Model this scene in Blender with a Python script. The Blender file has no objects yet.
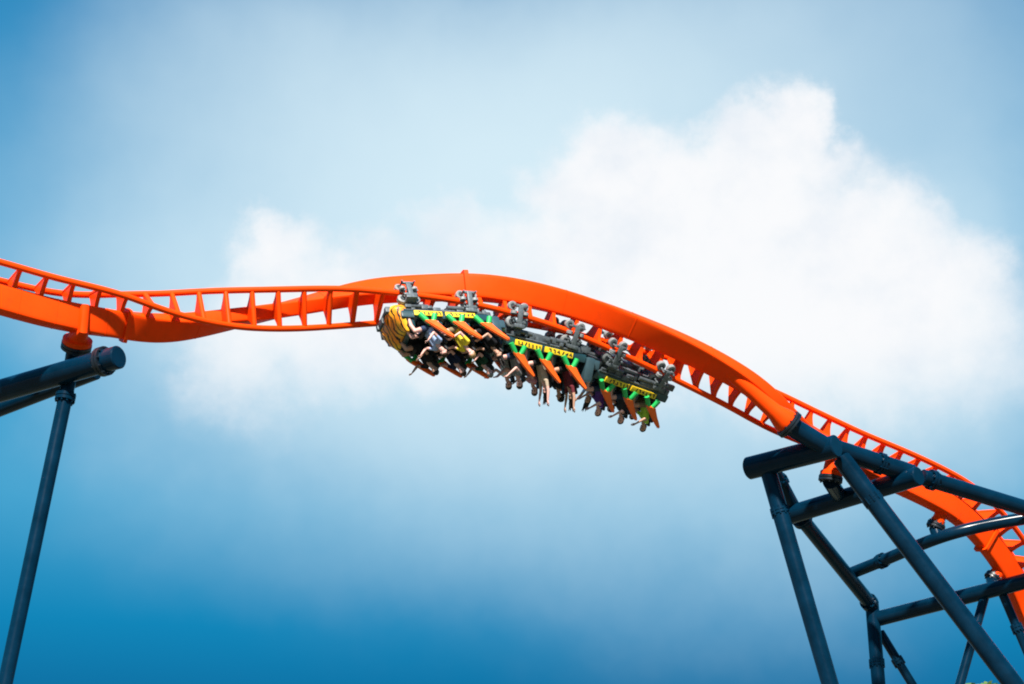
import bpy, bmesh, math, random
import numpy as np
from mathutils import Vector, Matrix

# ------------------------------------------------------------------ camera, world, sun, exposure
scene = bpy.context.scene
W, H = 1024, 684
F = 2400.0
PITCH = math.radians(24.0)
CAM = Vector((0, 0, 1.7))
FWD = Vector((0, math.cos(PITCH), math.sin(PITCH)))
UP = Vector((0, -math.sin(PITCH), math.cos(PITCH)))
RIGHT = Vector((1, 0, 0))
cd = bpy.data.cameras.new('camera'); cam = bpy.data.objects.new('camera', cd)
scene.collection.objects.link(cam)
cam.location = CAM; cam.rotation_euler = (math.radians(90) + PITCH, 0, 0)
cd.sensor_width = 36; cd.lens = F / W * 36; cd.clip_end = 12000; cd.clip_start = 0.1
scene.camera = cam
scene.cycles.filter_width = 1.9
scene.view_settings.view_transform = 'Standard'
scene.view_settings.look = 'None'
scene.view_settings.exposure = 1.0
scene.view_settings.gamma = 1.0
scene.view_settings.use_curve_mapping = False

SUN_EL, SUN_AZ = math.radians(40), math.radians(184)      # compass azimuth from +Y, clockwise
sl = bpy.data.lights.new('sun', 'SUN'); so = bpy.data.objects.new('sun', sl)
scene.collection.objects.link(so)
sl.energy = 5.0; sl.angle = math.radians(2.5); sl.color = (1.0, 0.95, 0.87)
sdir = Vector((math.sin(SUN_AZ) * math.cos(SUN_EL), math.cos(SUN_AZ) * math.cos(SUN_EL), math.sin(SUN_EL)))
so.rotation_euler = sdir.to_track_quat('Z', 'Y').to_euler()
so.location = (0, 0, 60)


def lin(r, g, b):
    f = lambda c: (c / 255 / 12.92) if c / 255 <= .04045 else ((c / 255 + .055) / 1.055) ** 2.4
    return (f(r), f(g), f(b), 1)


def azel(px, py):
    d = FWD + RIGHT * ((px - 512) / F) + UP * ((342 - py) / F)
    d.normalize()
    return math.degrees(math.atan2(d.x, d.y)), math.degrees(math.asin(d.z))


PXD = math.degrees(1 / F)            # degrees of sky per hundredth part of the lens scale
world = bpy.data.worlds.new('World'); scene.world = world
world.use_nodes = True
nt = world.node_tree; N = nt.nodes; L = nt.links
for n in list(N): N.remove(n)
outw = N.new('ShaderNodeOutputWorld'); bg = N.new('ShaderNodeBackground')
L.new(bg.outputs[0], outw.inputs[0])
tc = N.new('ShaderNodeTexCoord')
sep = N.new('ShaderNodeSeparateXYZ'); L.new(tc.outputs['Generated'], sep.inputs[0])


def M(op, a, b=None, c=None, clamp=False):
    n = N.new('ShaderNodeMath'); n.operation = op; n.use_clamp = clamp
    for i, v in enumerate((a, b, c)):
        if v is None: continue
        if isinstance(v, (int, float)): n.inputs[i].default_value = v
        else: L.new(v, n.inputs[i])
    return n.outputs[0]


azn = M('MULTIPLY', M('ARCTAN2', sep.outputs[0], sep.outputs[1]), 57.29578)
eln = M('MULTIPLY', M('ARCSINE', sep.outputs[2]), 57.29578)


def noise(scale, detail, rough, seed=0.0):
    mp = N.new('ShaderNodeMapping'); L.new(tc.outputs['Generated'], mp.inputs[0])
    mp.inputs['Location'].default_value = (seed, seed * 1.7, -seed)
    n = N.new('ShaderNodeTexNoise'); L.new(mp.outputs[0], n.inputs['Vector'])
    n.inputs['Scale'].default_value = scale; n.inputs['Detail'].default_value = detail
    n.inputs['Roughness'].default_value = rough
    s = N.new('ShaderNodeSeparateColor'); L.new(n.outputs['Color'], s.inputs[0])
    return s.outputs


n1 = noise(22, 7, .58, 3.1)
n2 = noise(7, 5, .55, 9.4)
n3 = noise(38, 6, .6, 5.5)


def warp(base, chan, amp):
    return M('ADD', base, M('MULTIPLY', M('SUBTRACT', chan, 0.5), amp))


# crisp cloud coordinates are warped by fine noise, soft veils by broad noise
azc, elc = warp(warp(azn, n1[0], 3.4), n3[0], 1.5), warp(warp(eln, n1[1], 3.0), n3[1], 1.5)
azs, els = warp(azn, n2[0], 7.0), warp(eln, n2[1], 5.0)


def blob(px, py, rx, ry, amount, hard=0.0, soft=False):
    a, e = azel(px, py)
    ca = math.cos(math.radians(e))
    A, E = (azs, els) if soft else (azc, elc)
    dx = M('MULTIPLY', M('SUBTRACT', A, a), ca / (rx * PXD))
    dy = M('MULTIPLY', M('SUBTRACT', E, e), 1 / (ry * PXD))
    d = M('SQRT', M('ADD', M('MULTIPLY', dx, dx), M('MULTIPLY', dy, dy)))
    mr = N.new('ShaderNodeMapRange'); mr.interpolation_type = 'SMOOTHSTEP'
    L.new(d, mr.inputs[0])
    mr.inputs[1].default_value = hard; mr.inputs[2].default_value = 1.0
    mr.inputs[3].default_value = amount; mr.inputs[4].default_value = 0.0
    return mr.outputs[0]


def cover(lst):                        # 1 - product of (1 - each)
    t = None
    for b in lst:
        o = M('SUBTRACT', 1.0, b)
        t = o if t is None else M('MULTIPLY', t, o)
    return M('SUBTRACT', 1.0, t)


VEIL = [(520, 190, 680, 340, .82, .05), (700, 350, 560, 260, .5, .0), (290, 330, 330, 220, .52, .0),
        (560, 460, 640, 225, .44, .0), (600, 610, 420, 130, .06, .0), (950, 310, 260, 200, .5, 0.0), (420, 60, 480, 200, .35, 0.0),
        (800, 0, 460, 190, .36, 0.0), (960, 150, 220, 160, .25, 0.0)]
CLOUD = [(764, 150, 92, 98, .95, .35), (648, 195, 135, 100, .9, .2), (575, 165, 80, 70, .8, .1), (800, 125, 50, 55, .5, 0),
         (745, 260, 270, 150, .97, .3), (575, 265, 150, 90, .7, .1), (860, 290, 180, 130, .92, .15),
         (930, 235, 80, 66, .5, .0), (985, 275, 90, 76, .5, .0), (880, 360, 280, 130, .8, .1),
         (700, 330, 280, 110, .78, .1), (268, 258, 74, 58, .78, .1), (340, 300, 150, 70, .62, .05),
         (470, 220, 66, 56, .62, .1), (430, 275, 150, 66, .62, .1), (240, 385, 130, 95, .5, .0),
         (400, 340, 230, 90, .62, 0), (230, 325, 110, 80, .5, 0), (330, 350, 190, 100, .45, 0)]
veil = cover([blob(*b, soft=True) for b in VEIL])
dens = cover([blob(*b) for b in CLOUD])
dens = M('ADD', dens, M('MULTIPLY', M('SUBTRACT', n3[2], .5), .42))
cm = N.new('ShaderNodeMapRange'); cm.interpolation_type = 'SMOOTHSTEP'
L.new(dens, cm.inputs[0]); cm.inputs[1].default_value = .08; cm.inputs[2].default_value = .97
base_fade = N.new('ShaderNodeMapRange'); base_fade.interpolation_type = 'SMOOTHSTEP'      # cloud base dissolves downwards
L.new(eln, base_fade.inputs[0]); base_fade.inputs[1].default_value = 20.0; base_fade.inputs[2].default_value = 24.2
base_fade.inputs[3].default_value = .35
white = M('MULTIPLY', cm.outputs[0], base_fade.outputs[0])

ramp = N.new('ShaderNodeValToRGB')
L.new(M('DIVIDE', eln, 60.0, clamp=True), ramp.inputs[0])
cr = ramp.color_ramp
stops = [(0.0, (150, 190, 215)), (10, (50, 135, 185)), (15.5, (0, 112, 164)), (17.2, (6, 134, 186)), (20, (60, 162, 208)),
         (26, (78, 166, 212)), (32, (46, 138, 192)), (60, (50, 125, 195))]
while len(cr.elements) < len(stops): cr.elements.new(0.5)
for e_, (p_, c_) in zip(cr.elements, stops):
    e_.position = p_ / 60; e_.color = lin(*c_)
sky = N.new('ShaderNodeTexSky'); sky.sky_type = 'NISHITA'; sky.sun_disc = False
sky.sun_elevation = SUN_EL; sky.sun_rotation = SUN_AZ
sk = N.new('ShaderNodeMix'); sk.data_type = 'RGBA'; sk.blend_type = 'MULTIPLY'
sk.inputs[0].default_value = 1
L.new(sky.outputs[0], sk.inputs[6]); sk.inputs[7].default_value = (.1, .1, .1, 1)
m1 = N.new('ShaderNodeMix'); m1.data_type = 'RGBA'; m1.inputs[0].default_value = .98
L.new(sk.outputs[2], m1.inputs[6]); L.new(ramp.outputs[0], m1.inputs[7])
m2 = N.new('ShaderNodeMix'); m2.data_type = 'RGBA'
mv = N.new('ShaderNodeMix'); mv.data_type = 'RGBA'
L.new(veil, mv.inputs[0]); L.new(m1.outputs[2], mv.inputs[6]); mv.inputs[7].default_value = (.765, .925, .99, 1)
L.new(white, m2.inputs[0]); L.new(mv.outputs[2], m2.inputs[6])
cs = N.new('ShaderNodeMix'); cs.data_type = 'RGBA'          # thicker and thinner parts of the cloud
csr = N.new('ShaderNodeMapRange'); csr.interpolation_type = 'SMOOTHSTEP'
L.new(M('ADD', M('MULTIPLY', n1[2], .55), M('MULTIPLY', n2[2], .45)), csr.inputs[0])
csr.inputs[1].default_value = .44; csr.inputs[2].default_value = .66
L.new(csr.outputs[0], cs.inputs[0]); cs.inputs[6].default_value = (.955, .965, .985, 1); cs.inputs[7].default_value = (.80, .86, .93, 1)
L.new(cs.outputs[2], m2.inputs[7])
L.new(m2.outputs[2], bg.inputs[0]); bg.inputs[1].default_value = 0.5
world.cycles.sampling_method = 'MANUAL' if hasattr(world.cycles, 'sampling_method') else world.cycles.sampling_method
world.cycles.sample_map_resolution = 512


# ------------------------------------------------------------------ helpers
def ray(px, py): return FWD + RIGHT * ((px - 512) / F) + UP * ((342 - py) / F)
def at(px, py, D): return CAM + ray(px, py) * D
def at_z(px, py, z): r = ray(px, py); return CAM + r * ((z - CAM.z) / r.z)
def at_y(px, py, y): r = ray(px, py); return CAM + r * ((y - CAM.y) / r.y)
def proj(p):
    q = p - CAM; d = q.dot(FWD)
    return 512 + F * q.dot(RIGHT) / d, 342 - F * q.dot(UP) / d


def tag(o, label, cat, group=None, kind=None):
    o['label'] = label; o['category'] = cat
    if group: o['group'] = group
    if kind: o['kind'] = kind
    return o


def empty(name, loc=(0, 0, 0), mat=None, parent=None):
    o = bpy.data.objects.new(name, None); scene.collection.objects.link(o)
    o.empty_display_size = .3
    if mat is not None: o.matrix_world = mat
    else: o.location = loc
    if parent is not None: o.parent = parent
    return o


def finish(bm, name, mats, parent=None, angle=38, off=None, mat=None):
    me = bpy.data.meshes.new(name)
    if off is not None: bmesh.ops.translate(bm, verts=bm.verts, vec=-Vector(off))
    bm.to_mesh(me); bm.free()
    for m in (mats if isinstance(mats, (list, tuple)) else [mats]): me.materials.append(m)
    for p in me.polygons: p.use_smooth = True
    me.set_sharp_from_angle(angle=math.radians(angle))
    return link(me, name, parent, mat)


def link(me, name, parent=None, mat=None):
    o = bpy.data.objects.new(name, me); scene.collection.objects.link(o)
    if parent is not None: o.parent = parent
    if mat is not None: o.matrix_local = mat
    return o


def sweep(bm, pts, frames, prof, caps=True, mi=0):
    """prof: list of lists (per station or one) of (a, b) offsets along frame axes"""
    rings = []
    for i, p in enumerate(pts):
        u, v = frames[i]
        pr = prof[i] if isinstance(prof[0], list) else prof
        rings.append([bm.verts.new(p + u * a + v * b) for a, b in pr])
    n = len(rings[0])
    fs = []
    for i in range(len(rings) - 1):
        for k in range(n):
            fs.append(bm.faces.new((rings[i][k], rings[i][(k + 1) % n], rings[i + 1][(k + 1) % n], rings[i + 1][k])))
    if caps:
        fs.append(bm.faces.new(rings[0][::-1])); fs.append(bm.faces.new(rings[-1]))
    for f in fs: f.material_index = mi
    return rings


def circ(r, n=16): return [(r * math.cos(2 * math.pi * k / n), r * math.sin(2 * math.pi * k / n)) for k in range(n)]


def frames_for(pts):
    fr = []; u = None
    for i in range(len(pts)):
        t = (pts[min(i + 1, len(pts) - 1)] - pts[max(i - 1, 0)]).normalized()
        if u is None:
            u = t.orthogonal().normalized()
        u = (u - t * u.dot(t)).normalized()
        fr.append((u, t.cross(u)))
    return fr


def tube(bm, pts, r, n=16, caps=True, mi=0):
    pts = [Vector(p) for p in pts]
    rs = r if isinstance(r, (list, tuple)) else [r] * len(pts)
    sweep(bm, pts, frames_for(pts), [circ(x, n) for x in rs], caps, mi)


def box(bm, c, s, bev=0.0, rot=None, mi=0):
    r = bmesh.ops.create_cube(bm, size=1)
    vs = r['verts']
    for v in vs: v.co = Vector((v.co.x * s[0], v.co.y * s[1], v.co.z * s[2]))
    if bev > 0:
        es = list({e for v in vs for e in v.link_edges})
        rb = bmesh.ops.bevel(bm, geom=es, offset=bev, segments=2, affect='EDGES', profile=.6)
        vs = list({v for f in rb['faces'] for v in f.verts} | {v for v in vs if v.is_valid})
    if rot is not None: bmesh.ops.rotate(bm, verts=vs, cent=(0, 0, 0), matrix=rot)
    bmesh.ops.translate(bm, verts=vs, vec=Vector(c))
    for f in {f for v in vs for f in v.link_faces}: f.material_index = mi
    return vs


def extrude_poly(bm, poly, thick, frame):
    """poly in (p, q) of frame (origin, P, Q, Nrm), given thickness along Nrm"""
    o, P, Q, Nn = frame
    a = [bm.verts.new(o + P * x + Q * y - Nn * thick / 2) for x, y in poly]
    b = [bm.verts.new(o + P * x + Q * y + Nn * thick / 2) for x, y in poly]
    n = len(poly)
    for k in range(n): bm.faces.new((a[k], a[(k + 1) % n], b[(k + 1) % n], b[k]))
    bm.faces.new(a[::-1]); bm.faces.new(b)
    return a + b


# ------------------------------------------------------------------ materials
def paint(name, col, rough=.4, metal=0.0, var=.12, coat=0.0, scale=3.0, spec=.5, bump=0.0):
    m = bpy.data.materials.new(name); m.use_nodes = True
    t = m.node_tree; b = t.nodes['Principled BSDF']
    co = t.nodes.new('ShaderNodeTexCoord')
    n = t.nodes.new('ShaderNodeTexNoise'); n.inputs['Scale'].default_value = scale
    n.inputs['Detail'].default_value = 6; n.inputs['Roughness'].default_value = .65
    t.links.new(co.outputs['Object'], n.inputs['Vector'])
    r = t.nodes.new('ShaderNodeValToRGB')
    r.color_ramp.elements[0].position = .3; r.color_ramp.elements[1].position = .7
    r.color_ramp.elements[0].color = tuple(c * (1 - var) for c in col[:3]) + (1,)
    r.color_ramp.elements[1].color = tuple(min(1, c * (1 + var)) for c in col[:3]) + (1,)
    t.links.new(n.outputs[0], r.inputs[0])
    n2_ = t.nodes.new('ShaderNodeTexNoise'); n2_.inputs['Scale'].default_value = scale * 2.7
    n2_.inputs['Detail'].default_value = 8; n2_.inputs['Roughness'].default_value = .75
    t.links.new(co.outputs['Object'], n2_.inputs['Vector'])
    g_r = t.nodes.new('ShaderNodeMapRange'); t.links.new(n2_.outputs[0], g_r.inputs[0])
    g_r.inputs[1].default_value = .55; g_r.inputs[2].default_value = .8; g_r.inputs[4].default_value = .5
    gx = t.nodes.new('ShaderNodeMix'); gx.data_type = 'RGBA'; t.links.new(g_r.outputs[0], gx.inputs[0])
    t.links.new(r.outputs[0], gx.inputs[6]); gx.inputs[7].default_value = tuple(c * .55 + .004 for c in col[:3]) + (1,)
    t.links.new(gx.outputs[2], b.inputs['Base Color'])
    rr = t.nodes.new('ShaderNodeMapRange')
    rr.inputs[3].default_value = max(.02, rough - .1); rr.inputs[4].default_value = min(1, rough + .12)
    t.links.new(n.outputs[0], rr.inputs[0]); t.links.new(rr.outputs[0], b.inputs['Roughness'])
    b.inputs['Metallic'].default_value = metal
    b.inputs['Coat Weight'].default_value = coat
    b.inputs['Coat Roughness'].default_value = .15
    b.inputs['Specular IOR Level'].default_value = spec
    if bump:
        bp = t.nodes.new('ShaderNodeBump'); bp.inputs['Strength'].default_value = bump
        bp.inputs['Distance'].default_value = .02
        t.links.new(n.outputs[0], bp.inputs['Height']); t.links.new(bp.outputs[0], b.inputs['Normal'])
    return m


ORANGE = paint('orange_track_paint', (.93, .060, .002), .42, var=.06, scale=1.3, spec=.08)
ORANGE2 = paint('orange_panel_paint', (.93, .13, .008), .4, var=.08)
TEAL = paint('dark_teal_steel_paint', (.0008, .015, .034), .2, var=.35, coat=.0, scale=1.1, spec=.16)
BLACK_STEEL = paint('black_flange_paint', (.006, .012, .02), .4, var=.3)
FRAME = paint('grey_chassis_paint', (.085, .10, .11), .45, metal=.2, var=.4, scale=9)
GREY = paint('grey_machinery', (.13, .15, .16), .42, metal=.3, var=.4, scale=9)
DGREY = paint('dark_grey_machinery', (.05, .06, .065), .5, metal=.3, var=.4, scale=9)
WHEEL = paint('pale_polyurethane', (.22, .225, .225), .5, var=.35, scale=12)
NAVY = paint('dark_teal_bodywork', (.012, .045, .055), .35, coat=.4, var=.2)
SHELL = paint('slate_bodywork', (.035, .07, .085), .3, coat=.3, var=.2)
BLACK = paint('black_padding', (.008, .008, .010), .6, var=.3, scale=8)
GREEN = paint('bright_green_paint', (.015, .42, .09), .38, var=.1)
YELLOW = paint('yellow_paint', (.85, .55, .015), .4, var=.1)
INK = paint('black_lettering', (.012, .011, .010), .5, var=.1)


def tiger_material():
    m = bpy.data.materials.new('tiger_stripe_paint'); m.use_nodes = True
    t = m.node_tree; b = t.nodes['Principled BSDF']
    co = t.nodes.new('ShaderNodeTexCoord')
    sp = t.nodes.new('ShaderNodeSeparateXYZ'); t.links.new(co.outputs['Object'], sp.inputs[0])
    g = t.nodes.new('ShaderNodeMapRange'); t.links.new(sp.outputs[2], g.inputs[0])
    g.inputs[1].default_value = .2; g.inputs[2].default_value = 1.6
    n = t.nodes.new('ShaderNodeTexNoise'); n.inputs['Scale'].default_value = 1.7; n.inputs['Detail'].default_value = 3
    t.links.new(co.outputs['Object'], n.inputs['Vector'])
    base = t.nodes.new('ShaderNodeValToRGB'); base.color_ramp.elements[0].color = (.92, .24, .015, 1)
    base.color_ramp.elements[1].color = (.9, .52, .03, 1)
    base.color_ramp.elements[0].position = .4; base.color_ramp.elements[1].position = .58
    t.links.new(n.outputs[0], base.inputs[0])
    mp = t.nodes.new('ShaderNodeMapping'); t.links.new(co.outputs['Object'], mp.inputs[0])
    mp.inputs['Rotation'].default_value = (.5, .35, .6)
    w = t.nodes.new('ShaderNodeTexWave'); w.wave_type = 'BANDS'; w.bands_direction = 'Y'
    w.inputs['Scale'].default_value = 1.9; w.inputs['Distortion'].default_value = 8
    w.inputs['Detail'].default_value = 2.5; w.inputs['Detail Scale'].default_value = 1.3
    t.links.new(mp.outputs[0], w.inputs['Vector'])
    st = t.nodes.new('ShaderNodeValToRGB'); st.color_ramp.elements[0].position = .16
    st.color_ramp.elements[1].position = .22
    t.links.new(w.outputs['Fac'], st.inputs[0])
    mx = t.nodes.new('ShaderNodeMix'); mx.data_type = 'RGBA'
    t.links.new(st.outputs[0], mx.inputs[0]); mx.inputs[6].default_value = (.012, .01, .008, 1)
    t.links.new(base.outputs[0], mx.inputs[7]); t.links.new(mx.outputs[2], b.inputs['Base Color'])
    b.inputs['Roughness'].default_value = .35
    return m


TIGER = tiger_material()

# ------------------------------------------------------------------ ground
gm = bpy.data.materials.new('ground_grass'); gm.use_nodes = True
t_ = gm.node_tree; b_ = t_.nodes['Principled BSDF']
co_ = t_.nodes.new('ShaderNodeTexCoord'); n_ = t_.nodes.new('ShaderNodeTexNoise')
n_.inputs['Scale'].default_value = .08; n_.inputs['Detail'].default_value = 10
t_.links.new(co_.outputs['Object'], n_.inputs['Vector'])
r_ = t_.nodes.new('ShaderNodeValToRGB')
r_.color_ramp.elements[0].position = .42; r_.color_ramp.elements[0].color = (.035, .06, .018, 1)
r_.color_ramp.elements[1].position = .55; r_.color_ramp.elements[1].color = (.13, .12, .09, 1)
t_.links.new(n_.outputs[0], r_.inputs[0]); t_.links.new(r_.outputs[0], b_.inputs['Base Color'])
b_.inputs['Roughness'].default_value = .95
bm = bmesh.new(); bmesh.ops.create_grid(bm, x_segments=8, y_segments=8, size=5000)
g_ = finish(bm, 'ground', gm); g_['kind'] = 'structure'


# ------------------------------------------------------------------ track path
def nat_spline(t, y, tq):
    t = np.asarray(t, float); y = np.asarray(y, float); n = len(t); h = np.diff(t)
    A = np.zeros((n, n)); B = np.zeros((n,) + y.shape[1:])
    A[0, 0] = A[-1, -1] = 1
    for i in range(1, n - 1):
        A[i, i - 1] = h[i - 1]; A[i, i] = 2 * (h[i - 1] + h[i]); A[i, i + 1] = h[i]
        B[i] = 3 * ((y[i + 1] - y[i]) / h[i] - (y[i] - y[i - 1]) / h[i - 1])
    c = np.linalg.solve(A, B)
    out = []
    for q in tq:
        i = int(np.clip(np.searchsorted(t, q) - 1, 0, n - 2)); d = q - t[i]
        b = (y[i + 1] - y[i]) / h[i] - h[i] * (2 * c[i] + c[i + 1]) / 3
        out.append(y[i] + b * d + c[i] * d ** 2 + (c[i + 1] - c[i]) / (3 * h[i]) * d ** 3)
    return np.array(out)


GAUGE = 1.14; SPO = .82; SPD = .78; SPW = .46; RR = .092
OLD = lambda x: 66 + 12 * x / 1024
def DEP(x):                                       # the run recedes, and faster beyond the train
    t = max(0.0, x - 560)
    return OLD(x) + .0105 * t * t / (t + 120)
# (px, py, roll of the cross section in degrees)
KEY = [(-220, 226, -25), (-130, 242, -25), (-60, 257.5, -28), (0, 271.5, -28), (60, 286.5, -23), (125, 296, 0), (162, 302, 22),
       (199, 306, 45), (228, 308, 62), (256, 309, 76), (306, 308.5, 95), (340, 307.5, 108), (378, 307.6, 127),
       (435, 310, 142), (485, 314, 161), (563, 331, 178), (650, 361, 201), (742, 396, 243), (787, 417, 277), (854, 444.6, 312),
       (895.5, 459, 324), (934, 475, 329), (967.5, 494, 331), (1002, 527, 333), (1023, 556, 335), (1043, 595, 335)]
P3 = [at(x, y, DEP(x)) for x, y, _ in KEY]
PH = [p for _, _, p in KEY]
l0 = P3[0]; r0 = P3[-1]
PRE = [l0 + Vector((-12.5, -3, -l0.z - .6)), l0 + Vector((-12.5, -3, -15)), l0 + Vector((-12.3, -3, -8)), l0 + Vector((-10.5, -2.8, -3)), l0 + Vector((-6.5, -2, .2))]
POST = [r0 + Vector((.95, .6, -2.6)), r0 + Vector((1.35, .8, -6)), r0 + Vector((1.4, .8, -11)), r0 + Vector((1.4, .8, -r0.z - .6))]
P3 = PRE + P3 + POST; PH = [-25] * len(PRE) + PH + [335] * len(POST)
ch = [0.0]
for a, b in zip(P3, P3[1:]): ch.append(ch[-1] + (b - a).length)
tq = np.arange(0, ch[-1], .1)
PT = nat_spline(ch, [tuple(p) for p in P3], tq)
seg = np.linalg.norm(np.diff(PT, axis=0), axis=1); S = np.concatenate([[0], np.cumsum(seg)])
# roll is blended linearly between the keys, then smoothed along the length
PHI = np.interp(tq, ch, PH)
ker = np.hanning(31); ker /= ker.sum()
PHI = np.convolve(np.pad(PHI, 15, mode='edge'), ker, mode='valid')


def frame_at(s):
    """centre between the rails, tangent, lateral (towards rail A), spine direction at arc length s"""
    p = Vector([np.interp(s, S, PT[:, k]) for k in range(3)])
    q0 = Vector([np.interp(s - .2, S, PT[:, k]) for k in range(3)]); q1 = Vector([np.interp(s + .2, S, PT[:, k]) for k in range(3)])
    T = (q1 - q0).normalized()
    toward = -FWD
    e1 = (toward - T * toward.dot(T)).normalized()
    e2 = e1.cross(T)
    ph = math.radians(np.interp(s, S, PHI))
    a = e1 * math.cos(ph) - e2 * math.sin(ph)
    d = -e2 * math.cos(ph) - e1 * math.sin(ph)
    return p, T, a, d


STEP = .22
ss = np.arange(.3, S[-1] - .3, STEP)
FR = [frame_at(s) for s in ss]
PXS = [proj(f[0])[0] for f in FR]


def s_of_px(x):
    ok = [i for i in range(len(FR)) if -250 < PXS[i] < 1040]
    return float(np.interp(x, [PXS[i] for i in ok], [ss[i] for i in ok]))


base = Vector((l0.x - 12.5, l0.y - 3, 0))
track = empty('coaster_track', base)
tag(track, 'bright orange twisting roller coaster track with two tube rails on a deep spine', 'coaster track')


def superell(wa, wb, n=40, e=8.0):
    o = []
    for k in range(n):
        th = 2 * math.pi * k / n
        c, s = math.cos(th), math.sin(th)
        o.append((wa * math.copysign(abs(c) ** (2 / e), c), wb * math.copysign(abs(s) ** (2 / e), s)))
    return o


bm = bmesh.new()
sweep(bm, [f[0] + f[3] * SPO for f in FR], [(f[2], f[3]) for f in FR], superell(SPW / 2, SPD / 2))
bmesh.ops.recalc_face_normals(bm, faces=bm.faces)
finish(bm, 'spine', ORANGE, track, off=base, angle=50)
for sg in (1, -1):
    bm = bmesh.new()
    sweep(bm, [f[0] + f[2] * (sg * GAUGE / 2) for f in FR], [(f[2], f[3]) for f in FR], circ(RR, 14))
    bmesh.ops.recalc_face_normals(bm, faces=bm.faces)
    finish(bm, 'rail', ORANGE, track, off=base)

# one crosstie: a tapering gusset plate from both rails to the spine, with a tube across the rails
TH = SPO - SPD / 2
def tie_mesh():
    bm = bmesh.new()
    g = GAUGE / 2
    R = []
    for k in range(7):
        u = k / 6
        R.append((g - .05 - (g - .05 - .19) * (u ** .8), .06 + (TH - .05) * u ** 1.3 + .01))
    poly = [(-g, -.045), (g, -.045), (g, .09)] + R + [(-x, y) for x, y in R[::-1]] + [(-g, .09)]
    extrude_poly(bm, poly, .11, (Vector((0, 0, 0)), Vector((0, 1, 0)), Vector((0, 0, 1)), Vector((1, 0, 0))))
    tube(bm, [(0, -g, 0), (0, g, 0)], .072, 12)
    bmesh.ops.recalc_face_normals(bm, faces=bm.faces)
    me = bpy.data.meshes.new('crosstie'); bm.to_mesh(me); bm.free()
    me.materials.append(ORANGE)
    for p in me.polygons: p.use_smooth = True
    me.set_sharp_from_angle(angle=math.radians(35))
    return me


TIE = tie_mesh()
TS = .77
s_first = s_of_px(279) - TS * 40
k = 0
for j in range(96):
    s = s_first + TS * j
    if s < 1 or s > S[-1] - 1: continue
    p, T, a, d = frame_at(s)
    Mx = Matrix((T, a, d)).transposed().to_4x4(); Mx.translation = p - base
    link(TIE, 'crosstie', track, Mx)

# splice bands round the spine (each joins two lengths of track)
def band(px, w=.12, e=.085, name='splice_band'):
    s0 = s_of_px(px)
    bm = bmesh.new()
    fs = [frame_at(s0 + q * w / 2) for q in (-1, 1)]
    sweep(bm, [f[0] + f[3] * (SPO + .0) for f in fs], [(f[2], f[3]) for f in fs], superell(SPW / 2 + e, SPD / 2 + e))
    bmesh.ops.recalc_face_normals(bm, faces=bm.faces)
    finish(bm, name, ORANGE, track, off=base)


for px in (131, 466, 997): band(px)
for px in (22, 58, 108, 205, 330, 555, 618, 690, 905, 960): band(px, .025, .006, 'weld_seam')


def pipe_obj(name, pts, r, parent, off, mat=TEAL, n=24, flanges=(), flange_mat=None, bend=False):
    """a pipe through pts (world); flanges: fractions along it, each a bolted ring (sub-part)"""
    pts = [Vector(p) for p in pts]
    bm = bmesh.new()
    dense = pts
    if bend:
        dense = []
        for i in range(len(pts) - 1):
            for q in range(8): dense.append((i + q / 8))
        dense.append(len(pts) - 1)
        arr = nat_spline(range(len(pts)), [tuple(p) for p in pts], dense)
        dense = [Vector(v) for v in arr]
    # small bevel on the two ends
    rs = [r] * len(dense)
    a, b = dense[0], dense[-1]
    ta, tb = (dense[1] - a).normalized(), (b - dense[-2]).normalized()
    e = r * .1
    path = [a, a + ta * e] + dense[1:-1] + [b - tb * e, b]
    rad = [r - e, r] + rs[1:-1] + [r, r - e]
    tube(bm, path, rad, n)
    bmesh.ops.recalc_face_normals(bm, faces=bm.faces)
    o = finish(bm, name, mat, parent, off=off)
    for f in flanges:
        fpos, scale = f if isinstance(f, tuple) else (f, 1.0)
        Ls = [0.0]
        for u, v in zip(dense, dense[1:]): Ls.append(Ls[-1] + (v - u).length)
        q = fpos * Ls[-1]
        i = max(k for k in range(len(Ls) - 1) if Ls[k] <= q)
        tdir = (dense[i + 1] - dense[i]).normalized()
        c = dense[i] + tdir * (q - Ls[i])
        flange(c, tdir, r * 1.42 * scale, .09 * scale, o, off, flange_mat or mat, r)
    return o


def flange(c, t, R, w, parent, off, mat, rin):
    bm = bmesh.new()
    for sgn in (-1, 1):
        tube(bm, [c + t * (sgn * .012), c + t * (sgn * (.012 + w))], R, 24)
    u = t.orthogonal().normalized(); v = t.cross(u)
    for k in range(10):
        a = 2 * math.pi * k / 10
        q = c + (u * math.cos(a) + v * math.sin(a)) * (R * .5 + rin * .5)
        tube(bm, [q - t * (w + .07), q + t * (w + .07)], .028, 6)
    bmesh.ops.recalc_face_normals(bm, faces=bm.faces)
    return finish(bm, 'flange', mat, parent, off=off)


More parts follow.
